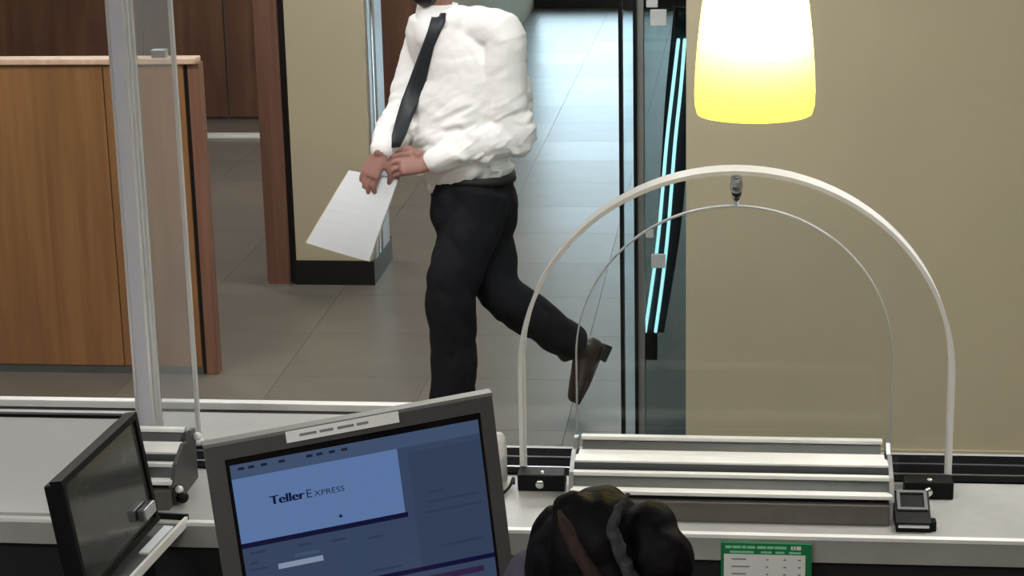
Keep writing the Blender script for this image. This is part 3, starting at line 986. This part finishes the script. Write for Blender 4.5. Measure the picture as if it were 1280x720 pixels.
lt = thing('cyan_tube_pair', TP(820, 440), 'pair of glowing pale cyan tubes leaning behind the tinted glass', 'light fixture')
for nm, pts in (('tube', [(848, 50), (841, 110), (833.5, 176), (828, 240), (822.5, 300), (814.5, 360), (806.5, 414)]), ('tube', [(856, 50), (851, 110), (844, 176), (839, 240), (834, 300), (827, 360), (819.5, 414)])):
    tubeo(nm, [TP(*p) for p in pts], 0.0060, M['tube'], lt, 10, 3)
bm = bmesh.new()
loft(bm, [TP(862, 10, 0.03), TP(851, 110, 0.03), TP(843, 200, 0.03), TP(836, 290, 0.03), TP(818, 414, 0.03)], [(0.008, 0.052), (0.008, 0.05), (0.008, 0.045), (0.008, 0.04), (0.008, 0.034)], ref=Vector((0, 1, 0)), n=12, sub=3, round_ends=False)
obj('dark_halo', bm, M['navy'], lt)  # dark strip added as the halo around the bright lines
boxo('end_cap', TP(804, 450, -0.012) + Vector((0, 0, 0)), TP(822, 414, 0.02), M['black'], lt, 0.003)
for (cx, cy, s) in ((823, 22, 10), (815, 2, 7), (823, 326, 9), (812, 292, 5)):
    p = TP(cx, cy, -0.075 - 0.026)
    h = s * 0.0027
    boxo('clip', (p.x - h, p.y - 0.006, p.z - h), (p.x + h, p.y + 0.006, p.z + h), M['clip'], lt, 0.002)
# flat black patch laid on the floor behind the door glass
ma, mb_ = onz(800, 547, 0.0), onz(856, 519, 0.0)
bm = bmesh.new()
prism(bm, [(ma.x, WALL_Y + 0.06), (0.75, WALL_Y + 0.06), (0.75, mb_.y + 0.02), (mb_.x, mb_.y), (ma.x, WALL_Y + 0.12)], 'Z', 0.0, 0.012)
finish(obj('dark_floor_patch', bm, M['kick']), 'black patch on the floor behind the tinted glass door', 'mat')

# ================================================================== people
Y0 = 7.14


def hand(bm, wrist, fwd, up, side, curl=(0.5, 0.8, 0.7), thumb_dir=1, s=1.0, splay=0.0):
    """palm + five fingers.  fwd: wrist to knuckles, up: back of the hand, side: towards the thumb."""
    fwd, up, side = fwd.normalized(), up.normalized(), side.normalized()
    p1 = wrist + fwd * 0.085 * s
    loft(bm, [wrist - fwd * 0.01, wrist + fwd * 0.04 * s, p1], [(0.017 * s, 0.028 * s), (0.016 * s, 0.040 * s), (0.013 * s, 0.041 * s)], ref=up, n=14, sub=3)
    ls = ((0.030, 0.038, 0.024, 0.020), (0.010, 0.043, 0.028, 0.022), (-0.010, 0.040, 0.026, 0.021), (-0.029, 0.031, 0.020, 0.018))
    for i, (o, a, b, c) in enumerate(ls):
        k = p1 + side * o * s - fwd * 0.006 * abs(i - 1)
        ang = 0.0
        pts = [k - fwd * 0.02 * s, k]
        for seg, cu in zip((a, b, c), curl):
            ang += cu
            d = fwd * cos(ang) - up * sin(ang) + side * splay * (1.5 - i) * 0.1
            pts.append(pts[-1] + d.normalized() * seg * s)
        loft(bm, pts, [0.0085 * s, 0.0092 * s, 0.0085 * s, 0.0078 * s, 0.0068 * s], ref=side, n=10, sub=2)
    t0 = wrist + fwd * 0.03 * s + side * 0.026 * s
    t1 = t0 + (fwd * 0.6 + side * 0.6 - up * 0.35).normalized() * 0.042 * s
    t2 = t1 + (fwd * 0.85 + side * 0.05 - up * 0.5).normalized() * 0.034 * s
    t3 = t2 + (fwd * 0.8 - side * 0.25 - up * 0.5).normalized() * 0.026 * s
    loft(bm, [t0, t1, t2, t3], [0.014 * s, 0.0115 * s, 0.0098 * s, 0.0080 * s], ref=up, n=10, sub=2)


def head(bm, c, f, u, s=1.0):
    l = u.cross(f).normalized()
    ax = (l, f, u)

    def at(a, b, z):
        return c + (l * a + f * b + u * z) * s
    ellipsoid(bm, at(0, -0.012, 0.028), (0.076 * s, 0.096 * s, 0.092 * s), ax)
    ellipsoid(bm, at(0, 0.022, -0.035), (0.060 * s, 0.066 * s, 0.078 * s), ax)
    ellipsoid(bm, at(0, 0.052, -0.082), (0.034 * s, 0.034 * s, 0.030 * s), ax)
    loft(bm, [at(0, 0.085, 0.018), at(0, 0.098, -0.008), at(0, 0.106, -0.026)], [0.010 * s, 0.013 * s, 0.015 * s], ref=l, n=10, sub=2)
    for sgn in (-1, 1):
        ellipsoid(bm, at(0.015 * sgn, 0.092, -0.030), (0.009 * s, 0.010 * s, 0.008 * s), ax)
        ellipsoid(bm, at(0.078 * sgn, -0.012, -0.010), (0.010 * s, 0.020 * s, 0.032 * s), ax)
        ellipsoid(bm, at(0.036 * sgn, 0.062, -0.02), (0.026 * s, 0.026 * s, 0.024 * s), ax)
        ellipsoid(bm, at(0.032 * sgn, 0.078, 0.030), (0.024 * s, 0.014 * s, 0.010 * s), ax)
    ellipsoid(bm, at(0, 0.084, -0.054), (0.024 * s, 0.014 * s, 0.010 * s), ax)
    ellipsoid(bm, at(0, 0.082, -0.066), (0.020 * s, 0.013 * s, 0.008 * s), ax)
    return at, ax


# ------------------------------------------------------------------ walking man
def MP(px, py, Y=Y0):
    return ony(px, py, Y)


man = thing('person', (-1.02, Y0, 0), 'walking person in a white shirt, dark tie and charcoal trousers carrying papers', 'person')
HF = Vector((-0.66, -0.75, 0)).normalized()         # chest heading
HL = Vector((0, 0, 1)).cross(HF).normalized()       # his left
# joints
neck = MP(547, 14, 7.15)
hc = MP(536, -54, 7.10)
hf = Vector((-0.82, -0.57, -0.12)).normalized()
hu = Vector((-0.1, -0.1, 1)).normalized()
hu = (hu - hf * hu.dot(hf)).normalized()
Lsh, Lel, Lwr = MP(628, 40, 7.04), MP(637, 168, 7.04), MP(537, 203, 6.93)
Rsh, Rel, Rwr = MP(534, 46, 7.27), MP(507, 140, 7.19), MP(476, 190, 6.945)
Lhip, Lkn, Lan = MP(604, 238, 7.06), MP(566, 352, 6.99), MP(566, 512, 7.01)
Rhip, Rkn, Ran = MP(592, 238, 7.23), MP(625, 366, 7.12), MP(726, 438, 7.27)
pelvis = MP(592, 232, 7.14)

body = bmesh.new()
at, hax = head(body, hc, hf, hu)
loft(body, [hc + hu * -0.04 - hf * 0.02, hc + hu * -0.10 - hf * 0.02, neck - Vector((0, 0, 0.04))], [0.054, 0.053, 0.053], n=16, sub=3)
spine = [neck - Vector((0, 0, 0.14)), MP(577, 90, 7.15), MP(580, 160, 7.14), pelvis]
loft(body, spine, [(0.05, 0.09), (0.09, 0.13), (0.09, 0.12), (0.09, 0.12)], ref=HF, n=20, sub=4)
loft(body, [Lsh, Lel], [0.045, 0.038], n=12, sub=1)
loft(body, [Lel, Lel.lerp(Lwr, 0.3), Lwr], [0.040, 0.043, 0.029], n=14, sub=3)
loft(body, [Rsh, Rel], [0.045, 0.038], n=12, sub=1)
loft(body, [Rel, Rel.lerp(Rwr, 0.3), Rwr], [0.040, 0.043, 0.029], n=14, sub=3)
for h, k, a in ((Lhip, Lkn, Lan), (Rhip, Rkn, Ran)):
    loft(body, [h, k, a], [0.075, 0.052, 0.036], n=12, sub=3)
# near (left) hand: closes on the upper edge of the papers
lf = (MP(478, 206, 6.92) - Lwr).normalized()
hand(body, Lwr, lf, Vector((0.05, -0.75, 0.62)), Vector((0.1, -0.4, 0.8)).cross(lf) * 0 + Vector((-0.15, 0.25, 0.95)), (0.35, 0.75, 0.6), s=1.12)
# far (right) hand: fingers pointing down over the papers
rf = Vector((-0.42, -0.22, -0.85))
hand(body, Rwr, rf, Vector((-0.45, -0.85, 0.2)), Vector((0.85, -0.35, -0.2)), (0.18, 0.45, 0.5), s=1.05)
bme = remesh(body, 0.0048, 2, 0.4)
bo = place_mesh('body', bme, M['skin'], man, True)

# hair and beard
bm = bmesh.new()
ellipsoid(bm, at(0, -0.022, 0.042), (0.084, 0.100, 0.094), hax)
hme = remesh(bm, 0.008, 3)
cut = []
bm = bmesh.new()
bm.from_mesh(hme)
kill = [v for v in bm.verts if (v.co - at(0, 0.055, 0.02)).dot(hf) > 0 and (v.co - at(0, 0, 0.065)).dot(hu) < 0 or (v.co - at(0, 0, -0.045)).dot(hu) < 0]
bmesh.ops.delete(bm, geom=kill, context='VERTS')
obj('hair', bm, M['hair'], man, True)
bm = bmesh.new()
ellipsoid(bm, at(0, 0.020, -0.085), (0.066, 0.070, 0.064), hax)
ellipsoid(bm, at(0, 0.03, -0.125), (0.05, 0.052, 0.05), hax)
ellipsoid(bm, at(0, 0.054, -0.088), (0.038, 0.036, 0.034), hax)
kme = remesh(bm, 0.006, 3)
bm = bmesh.new()
bm.from_mesh(kme)
bmesh.ops.delete(bm, geom=[v for v in bm.verts if (v.co - at(0, 0, -0.062)).dot(hu) > 0], context='VERTS')
obj('beard', bm, M['hair'], man, True)
for sgn in (-1, 1):
    bm = bmesh.new()
    ellipsoid(bm, at(0.032 * sgn, 0.078, 0.012), (0.012, 0.008, 0.007), hax, 12, 8)
    obj('eye', bm, M['eye'], man, True)

# shirt
sb = bmesh.new()
WB = MP(592, 224, 7.13)
loft(sb, [neck + Vector((0.0, 0.0, -0.005)), neck - Vector((0, 0, 0.035)), neck - Vector((0, 0, 0.075)), MP(578, 88, 7.15), MP(576, 130, 7.14), MP(574, 172, 7.125), MP(584, 202, 7.125), MP(590, 211, 7.13), WB],
     [(0.066, 0.064), (0.075, 0.085), (0.105, 0.150), (0.140, 0.192), (0.150, 0.195), (0.158, 0.192), (0.160, 0.184), (0.145, 0.160), (0.105, 0.120)], ref=HF, n=28, sub=4, round_ends=False)
for S, E_, Wr, tfac in ((Lsh, Lel, Lwr, 0.93), (Rsh, Rel, Rwr, 0.92)):
    end = E_.lerp(Wr, tfac)
    mid = E_.lerp(Wr, 0.5)
    loft(sb, [neck.lerp(S, 0.35) - Vector((0, 0, 0.03)), S, S.lerp(E_, 0.35), S.lerp(E_, 0.75), E_, E_.lerp(Wr, 0.28), E_.lerp(Wr, 0.65), end],
         [0.055, 0.077, 0.078, 0.076, 0.076, 0.074, 0.058, 0.047], ref=Vector((0.2, -1, 0.1)), n=18, sub=4)
# puffed back of the near sleeve and blouse over the belt
ellipsoid(sb, MP(598, 34, 7.12), (0.10, 0.10, 0.075))
ellipsoid(sb, MP(572, 28, 7.12), (0.08, 0.09, 0.062))
ellipsoid(sb, MP(542, 42, 7.10), (0.075, 0.07, 0.07))
ellipsoid(sb, MP(545, 36, 7.19), (0.09, 0.09, 0.06))
ellipsoid(sb, Lel + Vector((0.030, 0, 0.015)), (0.072, 0.075, 0.085))
ellipsoid(sb, MP(640, 120, 7.10), (0.075, 0.09, 0.13))
sme = remesh(sb, 0.006, 4, 0.5)


def folds(p):
    d = 0.0
    zf = max(0.0, min(1.0, (1.30 - p.z) / 0.25))
    q = Vector((p.x * 5 + p.z * 3, p.y * 6, p.z * 17 - p.x * 7))
    d += (abs(noise.noise(q)) - 0.25) * 0.034 * (0.15 + zf)
    q3 = Vector((p.x * 9 + p.z * 6, p.y * 7, p.z * 30 - p.x * 16))
    d += (0.5 - abs(noise.noise(q3)) * 2.2) * 0.010 * (0.1 + zf)
    q2 = Vector((p.x * 11, p.y * 11, p.z * 24 + p.x * 12))
    d += noise.noise(q2) * 0.007 * (0.3 + zf)
    k = min(1.0, (p - Lwr).length / 0.13, (p - Rwr).length / 0.13)
    return max(-0.004, d * k * k)


displace(sme, folds)
shirt_tree = bvh(sme)
shirt = place_mesh('shirt', sme, M['shirt'], man, True)


def hit(px, py, tree, back=0.004):
    d = ray(px, py).normalized()
    loc, nrm, idx, dist = tree.ray_cast(CAM, d)
    return None if loc is None else loc - d * back


bm = bmesh.new()
cz = Vector((0.03, 0.03, 1)).normalized()
loft(bm, [neck - cz * 0.035, neck - cz * 0.01, neck + cz * 0.028], [(0.088, 0.095), (0.080, 0.080), (0.074, 0.072)], ref=HF, n=24, sub=3, round_ends=False)
obj('collar_band', bm, M['shirt'], shirt, True)
# tie
ctr = [(549, 16, 8), (547, 26, 9), (542, 40, 8), (534, 60, 7.5), (527, 82, 9), (520, 104, 10), (512, 126, 10.5), (505, 148, 10), (499, 168, 9), (495, 184, 5)]
bm = bmesh.new()
rows = []
lastd = None
for i, (x, y, hw) in enumerate(ctr):
    row = []
    for k in (-1, -0.33, 0.33, 1):
        p = hit(x + k * hw, y, shirt_tree, 0.010)
        if p is None:
            p = hit(x + 4, y, shirt_tree, 0.010)
            if p is not None:
                p = ony(x + k * hw, y, p.y)
        if p is None:
            p = ony(x + k * hw, y, 6.99)
        row.append(p)
    my = min(p.y for p in row)
    row = [ony(x + k * hw, y, 0.5 * p.y + 0.5 * my) for k, p in zip((-1, -0.33, 0.33, 1), row)]
    rows.append([bm.verts.new(p) for p in row])
for a, b in zip(rows[:-1], rows[1:]):
    for k in range(3):
        bm.faces.new((a[k], a[k + 1], b[k + 1], b[k]))
bmesh.ops.recalc_face_normals(bm, faces=bm.faces)
bmesh.ops.solidify(bm, geom=bm.faces, thickness=-0.006)
obj('tie', bm, M['tie'], man, True)

# trousers
tb = bmesh.new()
PL = Vector((-0.86, -0.51, 0)).normalized()
loft(tb, [MP(592, 213, 7.13), MP(590, 230, 7.135), MP(590, 262, 7.14)], [(0.150, 0.170), (0.154, 0.172), (0.148, 0.162)], ref=PL, n=24, sub=4, round_ends=False)
loft(tb, [Lhip + Vector((-0.02, 0, 0)), Lhip.lerp(Lkn, 0.4), Lkn, Lkn.lerp(Lan, 0.5), Lan - Vector((0, 0, 0.02))], [0.118, 0.115, 0.098, 0.088, 0.083], ref=PL, n=18, sub=4, round_ends=False)
loft(tb, [Rhip, Rhip.lerp(Rkn, 0.5), Rkn, Rkn.lerp(Ran, 0.5), Rkn.lerp(Ran, 0.94)], [0.118, 0.104, 0.085, 0.078, 0.072], ref=PL, n=18, sub=4, round_ends=False)
ellipsoid(tb, MP(562, 262, 7.03), (0.075, 0.075, 0.13))
ellipsoid(tb, MP(620, 262, 7.17), (0.085, 0.10, 0.15))
ellipsoid(tb, MP(608, 310, 7.14), (0.085, 0.09, 0.15))
tme = remesh(tb, 0.008, 4, 0.5)
displace(tme, lambda p: (abs(noise.noise(Vector((p.x * 9, p.y * 9, p.z * 6 + p.x * 6)))) - 0.25) * 0.02 + noise.noise(p * 22) * 0.003)
trousers = place_mesh('trousers', tme, M['trousers'], man, True)
bm = bmesh.new()
loft(bm, [MP(592, 222, 7.13), MP(592, 213, 7.13)], [(0.154, 0.172), (0.150, 0.169)], ref=PL, n=28, sub=1, round_ends=False)
obj('belt', bm, M['sole'], man, True)


# shoes
def shoe(heel, toe, up, s=1.0):
    f = (toe - heel).normalized()
    up = (up - f * up.dot(f)).normalized()
    L = (toe - heel).length
    bm = bmesh.new()
    loft(bm, [heel + f * 0.035 + up * 0.045, heel + f * L * 0.35 + up * 0.045, heel + f * L * 0.62 + up * 0.034, heel + f * L * 0.86 + up * 0.026],
         [(0.052, 0.042), (0.050, 0.043), (0.040, 0.052), (0.030, 0.045)], ref=up, n=16, sub=4)
    loft(bm, [heel + f * 0.06 + up * 0.05, heel + f * 0.062 + up * 0.10], [(0.042, 0.042), (0.043, 0.043)], n=14, sub=1)
    me = remesh(bm, 0.006, 4)
    so = place_mesh('shoe', me, M['shoe'], man, True)
    bm = bmesh.new()
    loft(bm, [heel + f * 0.02 + up * 0.006, heel + f * L * 0.35 + up * 0.006, heel + f * L * 0.64 + up * 0.006, heel + f * L * 0.94 + up * 0.008], [(0.008, 0.036), (0.008, 0.037), (0.008, 0.048), (0.008, 0.030)], ref=up, n=14, sub=4)
    obj('sole', bm, M['sole'], so, True)
    bm = bmesh.new()
    box(bm, (-0.033, 0.0, -0.022), (0.033, 0.065, 0.004), 0.004, Matrix.Translation(heel) @ Matrix((f.cross(up), f, up)).transposed().to_4x4())
    obj('heel', bm, M['sole'], so)


lfh = Vector((Lan.x + 0.06, Lan.y + 0.02, 0.022))
shoe(lfh, lfh + Vector((-0.26, -0.10, -0.004)), Vector((0, 0, 1)))
rto = MP(722, 521, 7.22)
rto.z = max(rto.z, 0.03)
rhe = MP(757, 430, 7.30)
shoe(rhe, rto, Vector((-0.93, -0.25, 0.4)))

# papers
pc = {'TL': (436, 213), 'TR': (500, 222), 'BR': (463, 327), 'BL': (382, 303)}
yq = {'TL': 6.955, 'TR': 6.94, 'BR': 6.90, 'BL': 6.92}
pp = thing('paper_stack', MP(440, 325, 6.88), 'stack of white papers in a cream folder held in the hands of the walking person', 'papers')


def sheet(name, m, parent, dy, th, inset=0.0, ex=0.0):
    bm = bmesh.new()
    c = {k: ony(pc[k][0], pc[k][1], yq[k] + dy) for k in pc}
    g = []
    N = 8
    for i in range(N + 1):
        row = []
        for j in range(N + 1):
            u, v = i / N, j / N
            u2 = inset + u * (1 - inset * 2) + ex * 0
            p = c['TL'].lerp(c['TR'], u2).lerp(c['BL'].lerp(c['BR'], u2), v)
            p = p + Vector((0, -0.012 * sin(pi * v) - 0.006 * sin(pi * u), 0))
            row.append(bm.verts.new(p))
        g.append(row)
    for i in range(N):
        for j in range(N):
            bm.faces.new((g[i][j], g[i + 1][j], g[i + 1][j + 1], g[i][j + 1]))
    bmesh.ops.recalc_face_normals(bm, faces=bm.faces)
    bmesh.ops.solidify(bm, geom=bm.faces, thickness=th)
    return obj(name, bm, m, parent, False)


sheet('paper', M['paper'], pp, 0.0, 0.003, 0.02)
sheet('paper', M['paper'], pp, 0.006, 0.003, 0.012)
sheet('folder', M['folder'], pp, 0.012, 0.003, 0.0)

# ------------------------------------------------------------------ teller
TYD = 2.25


def QP(px, py, Y=TYD):
    return ony(px, py, Y)


tel = thing('person', (QP(745, 690).x, TYD, 0), 'person with dark pinned up hair in a mauve top standing before the monitor', 'person')
tf = Vector((-0.80, 0.58, -0.22)).normalized()
tu = Vector((-0.12, 0.05, 1)).normalized()
tu = (tu - tf * tu.dot(tf)).normalized()
tcn = QP(738, 754)
body = bmesh.new()
at2, tax = head(body, tcn, tf, tu, 0.92)
nk = tcn + Vector((0.045, -0.03, -0.20))
loft(body, [tcn + tu * -0.05 - tf * 0.02, nk + Vector((0, 0, 0.03)), nk], [0.048, 0.046, 0.055], n=14, sub=3)
TF = Vector((-0.45, 0.89, 0)).normalized()
TLt = Vector((0, 0, 1)).cross(TF)
hipc = Vector((nk.x + 0.02, nk.y - 0.03, 0.86))
loft(body, [nk, nk - Vector((0, 0, 0.12)), Vector((nk.x, nk.y, 1.08)), hipc], [(0.06, 0.09), (0.09, 0.14), (0.085, 0.115), (0.10, 0.15)], ref=TF, n=18, sub=4)
for s in (-1, 1):
    shd = QP(674, 724, 2.30) if s > 0 else nk + TLt * 0.165 * s - Vector((0, 0, 0.055))
    el = shd + TLt * 0.05 * s - Vector((0, 0, 0.27)) + TF * 0.02
    wr_ = el + TF * 0.22 + Vector((0, 0, 0.03)) - TLt * 0.06 * s
    loft(body, [nk.lerp(shd, 0.3), shd, el], [0.045, 0.044, 0.034], n=12, sub=3)
    loft(body, [el, el.lerp(wr_, 0.3), wr_], [0.035, 0.036, 0.025], n=12, sub=3)
    hand(body, wr_, TF + Vector((0, 0, -0.1)), Vector((0, 0, 1)), -TLt * s, (0.25, 0.35, 0.3), s=0.92)
    hp = hipc + TLt * 0.08 * s
    loft(body, [hp, Vector((hp.x, hp.y, 0.47)), Vector((hp.x, hp.y - 0.02, 0.06))], [0.08, 0.052, 0.036], n=12, sub=3)
bme = remesh(body, 0.0055, 2, 0.4)
place_mesh('body', bme, M['skin_t'], tel, True)
for sgn in (-1, 1):
    bm = bmesh.new()
    ellipsoid(bm, at2(0.032 * sgn, 0.078, 0.012), (0.011, 0.007, 0.006), tax, 12, 8)
    obj('eye', bm, M['eye'], tel, True)
# blouse
bm = bmesh.new()
loft(bm, [nk - Vector((0, 0, 0.015)), nk - Vector((0, 0, 0.05)), nk - Vector((0, 0, 0.13)), Vector((nk.x, nk.y, 1.08)), hipc - Vector((0, 0, 0.02))], [(0.068, 0.085), (0.085, 0.125), (0.112, 0.165), (0.105, 0.140), (0.122, 0.172)], ref=TF, n=24, sub=4, round_ends=False)
for s in (-1, 1):
    shd = QP(674, 724, 2.30) if s > 0 else nk + TLt * 0.165 * s - Vector((0, 0, 0.055))
    el = shd + TLt * 0.05 * s - Vector((0, 0, 0.27)) + TF * 0.02
    wr_ = el + TF * 0.22 + Vector((0, 0, 0.03)) - TLt * 0.06 * s
    loft(bm, [nk.lerp(shd, 0.3) - Vector((0, 0, 0.02)), shd, el, el.lerp(wr_, 0.5)], [0.045, 0.048, 0.054, 0.048], n=16, sub=4)
me = remesh(bm, 0.008, 4)
displace(me, lambda p: noise.noise(p * 14) * 0.006)
place_mesh('blouse', me, M['blouse'], tel, True)
bm = bmesh.new()
for s in (-1, 1):
    hp = hipc + TLt * 0.08 * s
    loft(bm, [hp + Vector((0, 0, 0.0)), Vector((hp.x, hp.y, 0.47)), Vector((hp.x, hp.y - 0.02, 0.09))], [0.105, 0.078, 0.07], n=16, sub=4, round_ends=False)
loft(bm, [hipc + Vector((0, 0, 0.02)), hipc - Vector((0, 0, 0.1))], [(0.115, 0.165), (0.115, 0.17)], ref=TF, n=20, sub=1)
me = remesh(bm, 0.01, 4)
place_mesh('trousers', me, M['trousers'], tel, True)
man_keep = man
man = tel
for s in (-1, 1):
    hp = hipc + TLt * 0.08 * s
    h0 = Vector((hp.x, hp.y - 0.06, 0.022))
    shoe(h0, h0 + TF * 0.24, Vector((0, 0, 1)))
man = man_keep
# hair: crown, front wave, side swoop
bm = bmesh.new()


def strand(pts, r, px_r=True, Ys=None):
    loft(bm, [QP(x, y, Y) for x, y, Y in pts], r, n=16, sub=4)


ellipsoid(bm, at2(0, -0.018, 0.042), (0.078, 0.094, 0.088), tax)
ellipsoid(bm, QP(752, 672, 2.24), (0.054, 0.07, 0.062))
strand([(712, 652, 2.26), (692, 658, 2.27), (683, 695, 2.26), (684, 745, 2.24)], [0.02, 0.024, 0.025, 0.02])
strand([(716, 640, 2.22), (712, 690, 2.19), (726, 740, 2.18)], [0.026, 0.024, 0.022])
me = remesh(bm, 0.0045, 3)
displace(me, lambda p: noise.noise(Vector((p.x * 70 + p.z * 20, p.y * 40, p.z * 18))) * 0.0022)
bm = bmesh.new()
bm.from_mesh(me)
kill = [v for v in bm.verts if (v.co - at2(0, 0.052, 0)).dot(tf) > 0 and (v.co - at2(0, 0, 0.05)).dot(tu) < 0]
bmesh.ops.delete(bm, geom=kill, context='VERTS')
hair_tree = BVHTree.FromBMesh(bm)
obj('hair', bm, M['hair_t'], tel, True)
parting_light = [hit(x, y, hair_tree, 0.001) for x, y in ((700, 641), (709, 662), (719, 684), (731, 704), (747, 728))]
parting_light = [p for p in parting_light if p is not None]
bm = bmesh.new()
loft(bm, parting_light, [0.004] + [0.009] * (len(parting_light) - 2) + [0.010], n=10, sub=4)
obj('parting_highlight', bm, M['parting_light'], tel, True)  # brown strip standing in for light on the parting
bm = bmesh.new()
ellipsoid(bm, QP(812, 664, 2.20), (0.036, 0.042, 0.036))
ellipsoid(bm, QP(824, 704, 2.18), (0.042, 0.044, 0.050))
me = remesh(bm, 0.0045, 3)
displace(me, lambda p: noise.noise(Vector((p.x * 50, p.y * 40, p.z * 50))) * 0.003)
place_mesh('hair_bun', me, M['hair_t'], tel, True)
bm = bmesh.new()
loft(bm, [QP(785, 618, 2.19), QP(772, 640, 2.165), QP(768, 664, 2.155), QP(776, 692, 2.145), QP(790, 722, 2.14)], [0.004, 0.006, 0.008, 0.009, 0.009], n=12, sub=4)
me = remesh(bm, 0.004, 2)
displace(me, lambda p: noise.noise(p * 90) * 0.004)
place_mesh('hair_tie', me, M['scrunchie'], tel, True)
